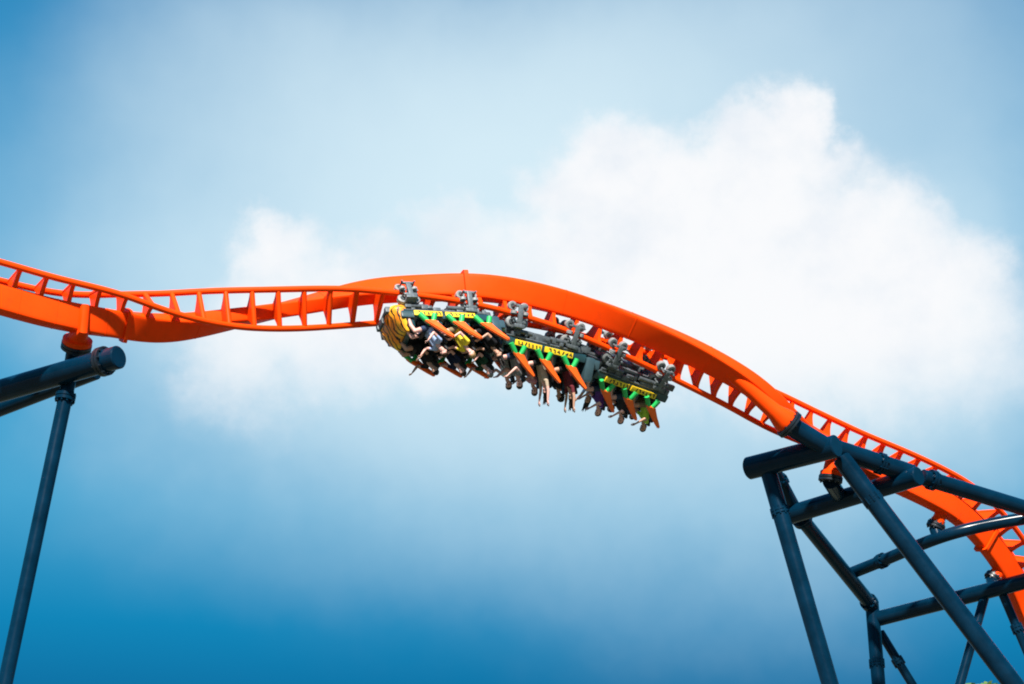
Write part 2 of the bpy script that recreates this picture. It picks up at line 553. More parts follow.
def saddle(s0, foot, r0_, r1_, wrap=True, face=0):
    """orange bracket from the spine down to a bolted plate at foot"""
    p, T, a, d = frame_at(s0)
    c = p + d * SPO
    ax = (foot - c).normalized()
    bm = bmesh.new()
    L0 = (foot - c).length
    tube(bm, [c, c + ax * (L0 * .45), c + ax * (L0 * .8), c + ax * (L0 - .12), foot], [r0_, r0_ + (r1_ - r0_) * .1, r0_ + (r1_ - r0_) * .35, r1_, r1_], 24)
    if face:                                    # stiffener tube welded on the near face of the spine
        q = c + a * (face * SPW * .5) - d * .34
        tube(bm, [q, c + a * (face * (SPW * .5 + .03)) + d * (SPD * .5), foot - ax * .1], [.14, .15, r1_ * .7], 20)
    if wrap:
        fs = [frame_at(s0 + q) for q in (-.15, .15)]
        sweep(bm, [f[0] + f[3] * (SPO + .02) for f in fs], [(f[2], f[3]) for f in fs], superell(SPW / 2 + .05, SPD / 2 + .05))
    bmesh.ops.recalc_face_normals(bm, faces=bm.faces)
    finish(bm, 'saddle', ORANGE, track, off=base)
    return ax


def z_under(px, y0):            # helper for heights
    return y0


# ------------------------------------------------------------------ left support
sL = s_of_px(84)
pL, TL, aL, dL = frame_at(sL)
foot = at(77, 343, proj_d := (pL - CAM).dot(FWD) + .1)
saddle(sL, foot, .22, .42, wrap=False, face=1)
topz = at(72, 368, 66.9).z
lbase = None
endcap = at(119, 357, 65.6)
beam_dir = (at_z(0, 391, endcap.z) - endcap).normalized()
post_top = at(70, 376, 66.9)
post_low = at_y(5, 684, post_top.y)
d_ = (post_low - post_top).normalized()
lbase = post_top + d_ * ((post_top.z) / -d_.z)
SUPL = empty('support_tower', lbase)
tag(SUPL, 'dark teal steel post and cross pipe under the upright orange track by its saddle', 'support tower')
pipe_obj('leg', [post_top + (post_top - post_low).normalized() * .3, lbase], .2, SUPL, lbase, flanges=(.0335, .4), flange_mat=TEAL)
beamL = pipe_obj('cross_beam', [endcap, endcap + beam_dir * 16], .325, SUPL, lbase, flanges=((.035, .9),), flange_mat=BLACK_STEEL)
# lower brace pipe parallel to the beam, a little behind it
q0 = at(96, 372, 67.2); q1 = at_z(0, 409, q0.z - .1)
pipe_obj('brace', [q0, q0 + (q1 - q0).normalized() * 15], .22, SUPL, lbase, mat=TEAL)
# far post that carries the other end of the beam (outside the photograph)
far = endcap + beam_dir * 14.5
pipe_obj('leg', [far, Vector((far.x - 2.0, far.y + 1.0, 0))], .2, SUPL, lbase)
# neck and flange between saddle and beam
axL = (foot - (pL + dL * SPO)).normalized()
bm = bmesh.new(); tube(bm, [foot + axL * .2, foot + axL * .75], [.26, .24], 20)
bmesh.ops.recalc_face_normals(bm, faces=bm.faces)
neckL = finish(bm, 'neck', TEAL, SUPL, off=lbase)
flange(foot + axL * .1, axL, .43, .08, neckL, lbase, BLACK_STEEL, .25)

# ------------------------------------------------------------------ right support tower
def atr(px, py, D): return at(px, py, D + DEP(px) - OLD(px))


b1r = atr(837, 446, 72.9)
b1l = at_z(748, 468.5, b1r.z)
b2r = atr(919, 476, 73.4)
b2l = at_z(791, 514.5, b2r.z)
b3m = atr(938, 538, 76.4)
b3l = at_z(853, 572.5, b3m.z)
D3 = (b3l - CAM).dot(FWD)
b3r = atr(985, 525.5, 75.7); b3e = atr(1040, 516.0, 75.1)
b4r = at(1030, 580, 79.7); b4l = at_z(873, 620, b4r.z); b4e = b4l + (b4r - b4l) * 1.35
D4 = (b4l - CAM).dot(FWD)
L3t = at(872, 606, D4)
L1t = at(768, 470, (b1l - CAM).dot(FWD) - .3)


def to_ground(p, px, py, y=None):
    q = at_y(px, py, p.y if y is None else y)
    d = (q - p).normalized()
    return p + d * (p.z / -d.z)


rb = to_ground(L1t, 830, 684)
SUPR = empty('support_tower', rb)
tag(SUPR, 'dark teal tubular tower with crossing beams and legs under the descending orange track', 'support tower')
R = lambda dia, D: dia / 2 * D / F
pipe_obj('cross_beam', [b1r, b1l], R(24, 73.5), SUPR, rb)
pipe_obj('cross_beam', [b2r, b2l], R(20.5, 74), SUPR, rb)
pipe_obj('cross_beam', [b3l, b3l.lerp(b3m, .5), b3m, b3r, b3e], R(13, 77), SUPR, rb, flanges=((.19, .9),), bend=True)
pipe_obj('cross_beam', [b4l, b4e], R(16.5, 78), SUPR, rb)
# long tie pipe on the near side
t1 = atr(836, 449, 73.9); t2 = atr(912, 474, 74.1)
pipe_obj('tie_pipe', [t1, t2], R(20, 73.5), SUPR, rb, flanges=((.58, .8),))
t3 = atr(922, 477.0, 74.0); t4 = atr(1024, 508, 74.6); t5 = t3 + (t4 - t3) * 1.6
pipe_obj('tie_pipe', [t3, t5], R(17, 74), SUPR, rb, flanges=((.06, .9),))
pipe_obj('leg', [t5 + Vector((0, 0, .3)), Vector((t5.x + 2, t5.y - 1, 0))], R(17, 75), SUPR, rb)
pipe_obj('leg', [L1t, rb], R(17, 75), SUPR, rb, flanges=((.0485, .8),))
# second leg, kinked at its lower joint
L2t = at(773, 468, (b2l - CAM).dot(FWD) - .9); L2m = at(797, 513, (b2l - CAM).dot(FWD) + .15)
pipe_obj('leg', [L2t, L2m], R(14, 76), SUPR, rb, flanges=((.3, .9),))
pipe_obj('leg', [L2m, L3t], R(15, 78), SUPR, rb, flanges=((.06, 1.), (.96, .9)))
pipe_obj('leg', [L3t + Vector((0, 0, .15)), to_ground(L3t, 878.5, 684)], R(14.5, 79), SUPR, rb, flanges=((.081, .8),))
L3b = at(880, 632, D4 + .35)
pipe_obj('brace', [L3b, to_ground(L3b, 912, 684)], R(9.5, 79), SUPR, rb, flanges=((.0405, .95),))
# the big diagonal in front
g1 = atr(841, 458, 73.7)
gg = to_ground(g1, 1013, 684)
pipe_obj('leg', [g1, gg], R(20, 73), SUPR, rb, flanges=((.048, .72),))
# two thin legs under the lowest saddle
L5t = at(986, 592, (b4l.lerp(b4r, .72) - CAM).dot(FWD) + .1)
pipe_obj('leg', [L5t, to_ground(L5t, 960, 684)], R(10, 77), SUPR, rb, flanges=((.056, .85),))
L6t = at(1001, 590, (b4l.lerp(b4r, .82) - CAM).dot(FWD) + .15)
pipe_obj('leg', [L6t, to_ground(L6t, 1041, 684)], R(9.5, 77), SUPR, rb, flanges=((.05, .95),))


def stub(foot, ax, to, r):
    bm = bmesh.new(); tube(bm, [foot + ax * .18, Vector(to)], r, 20)
    bmesh.ops.recalc_face_normals(bm, faces=bm.faces)
    n_ = finish(bm, 'neck', TEAL, SUPR, off=rb)
    flange(foot + ax * .1, ax, r * 1.55, .07, n_, rb, BLACK_STEEL, r)


# saddle leaving the spine along its run, bolted to the beam end
s1 = s_of_px(708)
f1 = atr(787, 422.5, 73.3)
ax = saddle(s1, f1, .2, .40, wrap=False)
b1i = b1r.lerp(b1l, .1)
stub(f1, ax, b1i, .31)
# saddle above the second beam
s2 = s_of_px(826)
p2 = frame_at(s2)
f2 = at(831, 476, (p2[0] + p2[3] * SPO - CAM).dot(FWD) - .2)
ax = saddle(s2, f2, .24, .36, wrap=False)
stub(f2, ax, at(840, 497, (b2r.lerp(b2l, .62) - CAM).dot(FWD)), .25)
# saddle above the bent beam
s3 = s_of_px(948)
p3_ = frame_at(s3)
f3 = at(937, 523, (p3_[0] + p3_[3] * SPO - CAM).dot(FWD) - .15)
ax = saddle(s3, f3, .2, .24, wrap=False)
stub(f3, ax, b3m + Vector((0, 0, .05)), .2)
# saddle above the lowest beam
s4 = s_of_px(1018)
p4_ = frame_at(s4)
f4 = at(995, 576, (p4_[0] + p4_[3] * SPO - CAM).dot(FWD) - .15)
ax = saddle(s4, f4, .22, .25, wrap=False)
stub(f4, ax, b4l.lerp(b4r, .78), .2)


# ------------------------------------------------------------------ train
def car_matrix(s):
    p, T, a, d = frame_at(s)
    X = -T; Y = a; Z = -d
    m = Matrix((X, Y, Z)).transposed().to_4x4(); m.translation = p
    return m


def bogie_parts(car, Mloc, side):
    """wheel carrier gripping one rail; local frame: X forward, Y lateral, Z up, rail centre at y=side*g"""
    bm = bmesh.new()
    y = side * GAUGE / 2
    box(bm, (0, y + side * .27, .08), (.15, .09, .62), .03)
    box(bm, (0, y + side * .25, .27), (.42, .08, .09), .03)
    box(bm, (0, y + side * .25, -.21), (.42, .08, .09), .03)
    box(bm, (0, y + side * .12, .40), (.34, .40, .12), .03)
    for q in (-.13, .13): box(bm, (q, y + side * .2, .34), (.07, .12, .16), .02)
    box(bm, (0, y - side * .2, .40), (.3, .5, .12), .02)
    tube(bm, [(0, y - side * .1, .34), (0, y - side * .1, .7)], .1, 12)
    for q in (-.19, .19):
        tube(bm, [(q, y + side * .36, .2), (q, y - side * .06, .2)], .03, 8)
        tube(bm, [(q, y + side * .36, -.2), (q, y - side * .06, -.2)], .03, 8)
    bmesh.ops.recalc_face_normals(bm, faces=bm.faces)
    o = finish(bm, 'bogie', GREY, car, mat=Mloc)
    for q in (-.19, .19):
        for (c, axis, r, w) in (((q, y, RR + .16), 'y', .16, .14), ((q, y, -RR - .14), 'y', .14, .14),
                                ((q, y + side * (RR + .1), 0), 'z', .1, .1)):
            bm = bmesh.new()
            c = Vector(c); v = Vector((0, 1, 0)) if axis == 'y' else Vector((0, 0, 1))
            tube(bm, [c - v * w / 2, c - v * w * .4, c + v * w * .4, c + v * w / 2], [r * .88, r, r, r * .88], 18)
            tube(bm, [c - v * (w / 2 + .02), c + v * (w / 2 + .02)], r * .5, 12, mi=1)
            bmesh.ops.recalc_face_normals(bm, faces=bm.faces)
            finish(bm, 'wheel', [WHEEL, DGREY], o)
    return o


ROWS = (.86, .0, -.86)
SEAT_Y = .42
random.seed(4)


def build_car(s, lead=False, last=False):
    ROWS = tuple(r_ - (.34 if lead else .06) for r_ in globals()['ROWS'])
    Mc = car_matrix(s)
    car = empty('coaster_car', mat=Mc)
    inv = Mc.inverted()
    # chassis
    bm = bmesh.new()
    for sy in (-1, 1): box(bm, (0, sy * .42, .46), (3.3, .14, .2), .03)
    for x in (-1.45, -.75, 0, .75, 1.45): box(bm, (x, 0, .46), (.14, .82, .14), .02)
    box(bm, (0, 0, .56), (2.5, .5, .1), .02)
    for x in (-1.1, -.4, .4, 1.1):
        tube(bm, [(x - .3, -.4, .5), (x + .3, .4, .5)], .04, 8)
    for x in (-1.0, .05, 1.0): box(bm, (x, .0, .38), (.4, .26, .16), .03)
    bmesh.ops.recalc_face_normals(bm, faces=bm.faces)
    finish(bm, 'chassis', FRAME, car)
    # tub
    bm = bmesh.new()
    box(bm, (-.08, 0, .78), (2.75, 1.48, .26), .06)
    for x in ROWS: box(bm, (x + .45, 0, .98), (.16, 1.3, .42), .05)
    bmesh.ops.recalc_face_normals(bm, faces=bm.faces)
    finish(bm, 'tub', NAVY, car)
    # machinery along the sides: compressed grey boxes, air cylinders, hoses
    bm = bmesh.new()
    for sy in (-1, 1):
        for k in range(12):
            x = -1.35 + k * .24 + random.uniform(-.06, .06)
            box(bm, (x, sy * (.62 + random.uniform(-.04, .08)), .52 + random.uniform(-.06, .06)),
                (random.uniform(.1, .26), random.uniform(.1, .2), random.uniform(.1, .24)), .02)
        tube(bm, [(-1.3, sy * .7, .62), (1.2, sy * .7, .62)], .035, 8)
        tube(bm, [(-.9, sy * .66, .44), (-.2, sy * .66, .44)], .07, 10)
        tube(bm, [(.4, sy * .66, .44), (1.0, sy * .66, .44)], .07, 10)
    bmesh.ops.recalc_face_normals(bm, faces=bm.faces)
    finish(bm, 'machinery', FRAME, car)
    for sy in (-1, 1):
        for wi, (xa, xb) in enumerate(((-.98, -.05), (.05, .92))):
            bm = bmesh.new()
            box(bm, ((xa + xb) / 2, sy * .79, .79), (xb - xa, .05, .17), .012)
            bmesh.ops.recalc_face_normals(bm, faces=bm.faces)
            strip = finish(bm, 'yellow_strip', YELLOW, car)
            bm = bmesh.new()
            rnd = random.Random(11 + wi + int(s * 7))
            x = xa + .04
            while x < xb - .1:
                w = rnd.choice((.05, .07, .09))
                yy = sy * .8165
                rot = Matrix.Rotation(rnd.choice((-.35, -.2, .3)) * -sy, 3, 'Y')
                box(bm, (x + w / 2, yy, .79 + rnd.uniform(-.012, .012)), (.04, .006, .11), 0, rot)
                if rnd.random() < .5: box(bm, (x + w / 2 + .03, yy, .79 + rnd.choice((-.04, .04, 0))), (.07, .0075, .032))
                x += w + .055
            bmesh.ops.recalc_face_normals(bm, faces=bm.faces)
            finish(bm, 'strip_lettering', INK, strip)
    # seats and restraints
    for xr in ROWS:
        for sy in (-1, 1):
            y = sy * SEAT_Y
            bm = bmesh.new()
            box(bm, (xr + .02, y, .98), (.5, .46, .14), .05)
            rot = Matrix.Rotation(math.radians(-24), 3, 'Y')
            box(bm, Vector((xr - .36, y, 1.34)), (.1, .42, .74), .04, rot)
            box(bm, Vector((xr - .50, y, 1.76)), (.09, .22, .2), .04, rot)
            for q in (-1, 1): box(bm, Vector((xr - .26, y + q * .2, 1.3)), (.16, .07, .5), .03, rot)
            bmesh.ops.recalc_face_normals(bm, faces=bm.faces)
            finish(bm, 'seat', BLACK, car)
            bm = bmesh.new()
            tube(bm, [(xr + .5, y, .9), (xr + .46, y, 1.22), (xr + .2, y, 1.34)], .035, 10)
            box(bm, (xr + .14, y, 1.3), (.12, .36, .1), .04)
            bmesh.ops.recalc_face_normals(bm, faces=bm.faces)
            finish(bm, 'lap_bar', BLACK, car)
            # green forked bracket
            yo = -.84 if sy < 0 else .98
            bm = bmesh.new()
            tube(bm, [(xr + .26, yo, .86), (xr + .12, yo, 1.04), (xr - .02, yo, 1.22)], [.085, .08, .06], 10)
            tube(bm, [(xr - .20, yo, .86), (xr - .15, yo, 1.04), (xr - .06, yo, 1.20)], [.085, .08, .06], 10)
            box(bm, (xr - .04, yo, 1.16), (.22, .09, .12), .02)
            bmesh.ops.recalc_face_normals(bm, faces=bm.faces)
            finish(bm, 'green_bracket', GREEN, car)
            # orange swept wing
            bm = bmesh.new()
            poly = [(xr + .17, 1.10), (xr - .19, 1.10), (xr - .30, 1.24), (xr - .42, 1.38), (xr - .56, 1.52), (xr - .68, 1.66), (xr - .62, 1.71),
                    (xr - .46, 1.61), (xr - .28, 1.48), (xr - .10, 1.34), (xr + .06, 1.22)]
            extrude_poly(bm, poly, .12, (Vector((0, yo + sy * .02, 0)), Vector((1, 0, 0)), Vector((0, 0, 1)), Vector((0, 1, 0))))
            bmesh.ops.recalc_face_normals(bm, faces=bm.faces)
            bmesh.ops.bevel(bm, geom=list(bm.edges), offset=.025, segments=2, affect='EDGES')
            finish(bm, 'side_wing', ORANGE2, car)
    # bogies
    for ds in (-.92, .92):
        Ml = inv @ car_matrix(s + ds)
        for sd in (-1, 1): bogie_parts(car, Ml, sd)
    # coupling
    if not last:
        bm = bmesh.new()
        tube(bm, [(-1.6, 0, .5), (-2.35, 0, .5)], .07, 12); box(bm, (-1.62, 0, .5), (.2, .4, .26), .04)
        bmesh.ops.recalc_face_normals(bm, faces=bm.faces)
        finish(bm, 'coupling', DGREY, car)
        bm = bmesh.new()
        box(bm, (-1.62, 0, 1.06), (.3, 1.5, .74), .08)
        box(bm, (-1.86, 0, .86), (.26, 1.2, .3), .06)
        bmesh.ops.recalc_face_normals(bm, faces=bm.faces)
        finish(bm, 'rear_shell', SHELL, car)
    if lead:
        bm = bmesh.new()
        # tiger coloured fairing: faceted and flared, folding in to a blunt wedge
        shape = [(-.56, .30), (-.74, .56), (-.70, .92), (-.50, 1.26), (-.22, 1.12), (.22, 1.12), (.50, 1.26), (.70, .92), (.74, .56), (.56, .30)]
        st = [(1.02, .94, .70, .0), (1.2, .98, .70, .10), (1.40, .93, .69, .22), (1.52, .78, .66, .24), (1.58, .52, .64, .2)]
        rings = []
        for x, sc_, zc, push in st:
            rings.append([bm.verts.new((x - push * max(0, zz - .7) * 2, yy * sc_, zc + (zz - .7) * sc_)) for yy, zz in shape])
        n_ = len(shape)
        for i in range(len(rings) - 1):
            for k in range(n_):
                bm.faces.new((rings[i][k], rings[i][(k + 1) % n_], rings[i + 1][(k + 1) % n_], rings[i + 1][k]))
        bm.faces.new(rings[0]); bm.faces.new(rings[-1][::-1])
        bmesh.ops.recalc_face_normals(bm, faces=bm.faces)
        bmesh.ops.bevel(bm, geom=list(bm.edges), offset=.02, segments=2, affect='EDGES')
        bmesh.ops.recalc_face_normals(bm, faces=bm.faces)
        finish(bm, 'nose_fairing', TIGER, car, angle=25)
        bm = bmesh.new()
        box(bm, (1.5, 0, .42), (.24, .9, .14), .05); box(bm, (1.66, 0, .62), (.08, .34, .22), .03)
        for q in (-1, 1): tube(bm, [(1.3, q * .34, .4), (1.62, q * .34, .4)], .08, 12)
        bmesh.ops.recalc_face_normals(bm, faces=bm.faces)
        finish(bm, 'front_bumper', DGREY, car)
    return car, Mc


SC = [s_of_px(x) for x in (431, 538, 632)]
cars = []
CAR_LABEL = ['leading coaster car with yellow and orange tiger striped nose',
             'middle coaster car coupled behind the tiger nosed one',
             'rear coaster car of the train, nearest the falling track']
for i, s in enumerate(SC):
    c, m = build_car(s, lead=(i == 0), last=(i == 2))
    tag(c, CAR_LABEL[i], 'coaster car', 'coupled cars of the upside down train')
    cars.append((c, m))

# ------------------------------------------------------------------ riders
def capsule(bm, a, b, ra, rb, n=10):
    a, b = Vector(a), Vector(b)
    L_ = (b - a).length
    if L_ > 1e-5: tube(bm, [a, b], [ra, rb], n)
    for c, r in ((a, ra), (b, rb)):
        bmesh.ops.create_icosphere(bm, subdivisions=2, radius=r, matrix=Matrix.Translation(c))


def ellipsoid(bm, c, r, rot=None):
    m = Matrix.Translation(Vector(c)) @ (rot.to_4x4() if rot else Matrix.Identity(4)) @ Matrix.Diagonal((*r, 1))
    bmesh.ops.create_icosphere(bm, subdivisions=3, radius=1, matrix=m)


HEAD = Vector((-.19, 0, .745))
# arm poses: per side (elbow, wrist) given for y > 0; fingers follow the forearm
POSES = {
    'hold': [((.06, .31, .27), (.30, .25, .36))] * 2,
    'raised': [((-.16, .27, .78), (-.14, .30, 1.04))] * 2,
    'half': [((.06, .34, .34), (.26, .33, .52))] * 2,
    'mixed': [((-.1, .29, .76), (.02, .33, 1.0)), ((.02, .27, .22), (.27, .2, .26))],
}
SKIN, SHIRT, TROUSER, SHOE, EYE, LIP = range(6)


def person_mesh(pose, sleeves, shorts, head_turn):
    bm = bmesh.new(); bones = []

    def bone(a, b, ra, rb, reg):
        capsule(bm, a, b, ra, rb); bones.append((Vector(a), Vector(b), ra, rb, reg))
    for q in (-1, 1):
        bone((0, q * .085, .0), (-.05, q * .07, .2), .105, .095, SHIRT)
        bone((-.05, q * .07, .2), (-.11, q * .09, .42), .095, .105, SHIRT)
        bone((-.11, q * .08, .45), (-.125, q * .185, .49), .085, .062, SHIRT)
        bone((0, q * .09, -.01), (.06, q * .1, 0), .112, .1, TROUSER)
        knee = (.44, q * .13, .08); ank = (.47, q * .13, -.34)
        mid = (.25, q * .115, .04)
        bone((.06, q * .1, 0), mid, .095, .078, TROUSER)
        bone(mid, knee, .076, .06, TROUSER if not shorts else SKIN)
        bone(knee, (.49, q * .13, -.1), .056, .055, SKIN if shorts else TROUSER)
        bone((.49, q * .13, -.1), ank, .054, .038, SKIN if shorts else TROUSER)
        bone(ank, (.6, q * .14, -.39), .045, .038, SHOE)
        ei, wi = POSES[pose][0 if q > 0 else 1]
        el = Vector((ei[0], q * ei[1], ei[2])); wr = Vector((wi[0], q * wi[1], wi[2]))
        sh = Vector((-.125, q * .2, .49))
        mm = sh.lerp(el, .55)
        bone(sh, mm, .055, .047, SHIRT)
        bone(mm, el, .046, .040, SKIN if not sleeves else SHIRT)
        bone(el, el.lerp(wr, .4), .040, .038, SKIN if sleeves < 2 else SHIRT)
        bone(el.lerp(wr, .4), wr, .037, .026, SKIN if sleeves < 2 else SHIRT)
        fd = (wr - el).normalized()
        sdv = fd.cross(Vector((1, 0, 0)) if abs(fd.x) < .7 else Vector((0, 0, 1))).normalized()
        nrm = fd.cross(sdv)
        palm = wr + fd * .085
        for o in (-.026, -.009, .009, .026):
            bone(wr + fd * .015 + sdv * o * .6, palm + sdv * o, .016, .014, SKIN)
        for o, ln in ((-.033, .06), (-.011, .078), (.011, .082), (.033, .07)):
            k1 = palm + sdv * o + fd * ln * .5 + nrm * .012
            bone(palm + sdv * o, k1, .0105, .0098, SKIN)
            bone(k1, k1 + fd * ln * .4 + nrm * .03, .0098, .0088, SKIN)
        tb = wr + fd * .03 - sdv * .03
        bone(tb, tb + fd * .045 - sdv * .035 + nrm * .01, .0135, .011, SKIN)
        bone(tb + fd * .045 - sdv * .035 + nrm * .01, tb + fd * .085 - sdv * .04 + nrm * .03, .011, .0095, SKIN)
    bone((-.115, 0, .5), (-.15, 0, .64), .058, .054, SKIN)
    hb = bmesh.new()
    R3 = Matrix.Rotation(head_turn, 3, 'Z')
    H0 = HEAD
    def hp(v): return H0 + R3 @ Vector(v)
    ellipsoid(bm, hp((-.012, 0, .035)), (.098, .078, .10), R3)
    ellipsoid(bm, hp((.018, 0, -.045)), (.074, .062, .082), R3)
    bones.append((hp((0, 0, -.05)), hp((0, 0, .04)), .1, .1, SKIN))
    capsule(bm, hp((.085, 0, .012)), hp((.108, 0, -.022)), .010, .017)      # nose
    for q in (-1, 1): ellipsoid(bm, hp((-.01, q * .08, -.005)), (.026, .013, .034), R3)
    capsule(bm, hp((.07, -.018, -.1)), hp((.07, .018, -.1)), .024, .024)      # chin
    capsule(bm, hp((.086, -.02, -.058)), hp((.086, .02, -.058)), .009, .009)  # lips
    for q in (-1, 1): bmesh.ops.create_icosphere(bm, subdivisions=1, radius=.013, matrix=Matrix.Translation(hp((.082, q * .031, .012))))
    me = bpy.data.meshes.new('person_raw'); bm.to_mesh(me); bm.free(); hb.free()
    o = bpy.data.objects.new('person_raw', me); scene.collection.objects.link(o)
    rm = o.modifiers.new('r', 'REMESH'); rm.mode = 'VOXEL'; rm.voxel_size = .0105; rm.use_smooth_shade = True
    sm = o.modifiers.new('s', 'SMOOTH'); sm.factor = .5; sm.iterations = 2
    dg = bpy.context.evaluated_depsgraph_get()
    out = bpy.data.meshes.new_from_object(o.evaluated_get(dg)); out.name = 'person'
    bpy.data.objects.remove(o); bpy.data.meshes.remove(me)
    # region of every face: the nearest bone
    nf = len(out.polygons)
    C = np.zeros(nf * 3, dtype=np.float32); out.polygons.foreach_get('center', C); C = C.reshape(-1, 3)
    best = np.full(nf, 1e9); reg = np.zeros(nf, dtype=np.int32)
    for a, b, ra, rb_, rg in bones:
        a = np.array(a); b = np.array(b); ab = b - a
        t = np.clip(((C - a) @ ab) / max(1e-9, ab @ ab), 0, 1)
        d = np.linalg.norm(C - (a + t[:, None] * ab), axis=1) - (ra + (rb_ - ra) * t)
        k = d < best; best[k] = d[k]; reg[k] = rg
    for q in (-1, 1):
        k = np.linalg.norm(C - np.array(hp((.088, q * .031, .012))), axis=1) < .016; reg[k] = EYE
    k = (np.linalg.norm((C - np.array(hp((.092, 0, -.058)))) * np.array((1, .6, 1.4)), axis=1) < .017); reg[k] = LIP
    out.polygons.foreach_set('material_index', reg)
    for _ in range(6): out.materials.append(None)
    for p in out.polygons: p.use_smooth = True
    out.update()
    return out


def hair_mesh(long):
    bm = bmesh.new()
    ellipsoid(bm, HEAD + Vector((-.026, 0, .052)), (.106, .090, .102))
    ellipsoid(bm, HEAD + Vector((-.055, 0, .0)), (.075, .084, .1))
    if long:
        rnd = random.Random(7)
        for k in range(16):
            a = rnd.uniform(0, 2 * math.pi); r = rnd.uniform(.02, .085)
            p = HEAD + Vector((-.045 + .8 * r * math.cos(a), r * math.sin(a), .07))
            q = p + Vector((rnd.uniform(-.08, .03), rnd.uniform(-.05, .05), rnd.uniform(.16, .38)))
            m_ = p.lerp(q, .5) + Vector((rnd.uniform(-.03, .03), rnd.uniform(-.03, .03), 0))
            tube(bm, [p, m_, q], [.03, .026, .006], 7)
    me = bpy.data.meshes.new('hair_raw'); bm.to_mesh(me); bm.free()
    o = bpy.data.objects.new('hair_raw', me); scene.collection.objects.link(o)
    rm = o.modifiers.new('r', 'REMESH'); rm.mode = 'VOXEL'; rm.voxel_size = .011; rm.use_smooth_shade = True
    tx = bpy.data.textures.new('hair_noise', 'CLOUDS'); tx.noise_scale = .05
    dp = o.modifiers.new('d', 'DISPLACE'); dp.texture = tx; dp.strength = .022; dp.mid_level = .5
    dg = bpy.context.evaluated_depsgraph_get()
    out = bpy.data.meshes.new_from_object(o.evaluated_get(dg)); out.name = 'hair'
    bpy.data.objects.remove(o); bpy.data.meshes.remove(me)
    # clear the face: drop hair faces in front of the forehead line
    b2 = bmesh.new(); b2.from_mesh(out)
    dele = [v for v in b2.verts if v.co.x > HEAD.x + .022 and v.co.z < HEAD.z + .075]
    bmesh.ops.delete(b2, geom=dele, context='VERTS')
    b2.to_mesh(out); b2.free()
    if not out.materials: out.materials.append(None)
    for p in out.polygons: p.use_smooth = True
    return out


def fabric(name, col, rough=.85): return paint(name, col, rough, var=.18, scale=14, spec=.2)


SKINS = [paint('skin_light', (.60, .34, .25), .5, var=.06, scale=20), paint('skin_tan', (.47, .25, .165), .5, var=.06, scale=20),
         paint('skin_brown', (.25, .12, .07), .5, var=.06, scale=20), paint('skin_pink', (.68, .36, .30), .5, var=.06, scale=20)]
HAIRS = {'dark': fabric('dark_hair', (.012, .009, .008), .5), 'brown': fabric('brown_hair', (.05, .025, .013), .5),
         'blond': fabric('blond_hair', (.34, .21, .09), .5), 'grey': fabric('grey_hair', (.2, .19, .18), .5)}
SHIRTS = {'black': (.010, .010, .012), 'white': (.62, .62, .62), 'pale blue': (.34, .44, .68), 'yellow': (.85, .66, .05),
          'charcoal': (.035, .035, .04), 'grey': (.20, .20, .21), 'pink': (.55, .23, .30), 'navy': (.012, .018, .05),
          'maroon': (.12, .018, .025), 'lime green': (.36, .62, .06), 'purple': (.10, .035, .20), 'beige': (.42, .33, .24),
          'dark green': (.012, .05, .03)}
SHIRT_M = {k: fabric(k.replace(' ', '_') + '_shirt', v) for k, v in SHIRTS.items()}
TROU = [fabric('denim', (.03, .045, .09)), fabric('black_trousers', (.012, .012, .014)), fabric('khaki', (.22, .16, .09))]
SHOES = [fabric('white_trainers', (.55, .55, .55)), fabric('black_trainers', (.02, .02, .02))]
EYE_M = paint('dark_eyes', (.015, .01, .008), .2); LIP_M = paint('lips', (.35, .1, .09), .5)

PM = {}
def pmesh(pose, sleeves, shorts, turn):
    k = (pose, sleeves, shorts, turn)
    if k not in PM: PM[k] = person_mesh(pose, sleeves, shorts, turn)
    return PM[k]


HM = {False: hair_mesh(False), True: hair_mesh(True)}
CARN = ['leading', 'middle', 'rear']; ROWN = ['front', 'second', 'back']
# near side riders (towards the camera) then far side: (shirt, pose, sleeves, shorts, turn, skin, hair, long, trousers, shoes)
NEAR = [[('pale blue', 'half', 0, 1, -.9, 3, 'brown', False, 0, 0), ('yellow', 'hold', 0, 1, -.6, 3, 'blond', False, 2, 1), ('black', 'hold', 0, 1, -.7, 1, 'dark', True, 1, 1)],
        [('grey', 'half', 0, 1, -.9, 3, 'dark', False, 0, 0), ('beige', 'raised', 0, 1, -.6, 3, 'dark', True, 1, 1), ('maroon', 'raised', 0, 1, -.7, 1, 'dark', True, 1, 0)],
        [('purple', 'half', 0, 1, -.6, 3, 'brown', False, 0, 0), ('charcoal', 'half', 0, 1, -.7, 3, 'dark', False, 0, 1), ('lime green', 'half', 0, 1, -.8, 1, 'dark', False, 2, 0)]]
FAR = [[('black', 'half', 0, 1, -.7, 1, 'dark', False, 1, 1), ('navy', 'hold', 0, 1, -.6, 3, 'brown', False, 0, 0), ('dark green', 'half', 0, 1, -.9, 3, 'grey', False, 2, 0)],
       [('white', 'half', 0, 1, -.9, 3, 'dark', False, 0, 1), ('pink', 'half', 0, 1, -.9, 3, 'brown', False, 1, 0), ('black', 'hold', 2, 0, .4, 1, 'dark', False, 1, 1)],
       [('pale blue', 'mixed', 0, 1, -.7, 1, 'dark', True, 0, 0), ('white', 'hold', 2, 0, .4, 1, 'dark', False, 1, 1), ('black', 'hold', 0, 1, -.8, 2, 'dark', False, 0, 1)]]
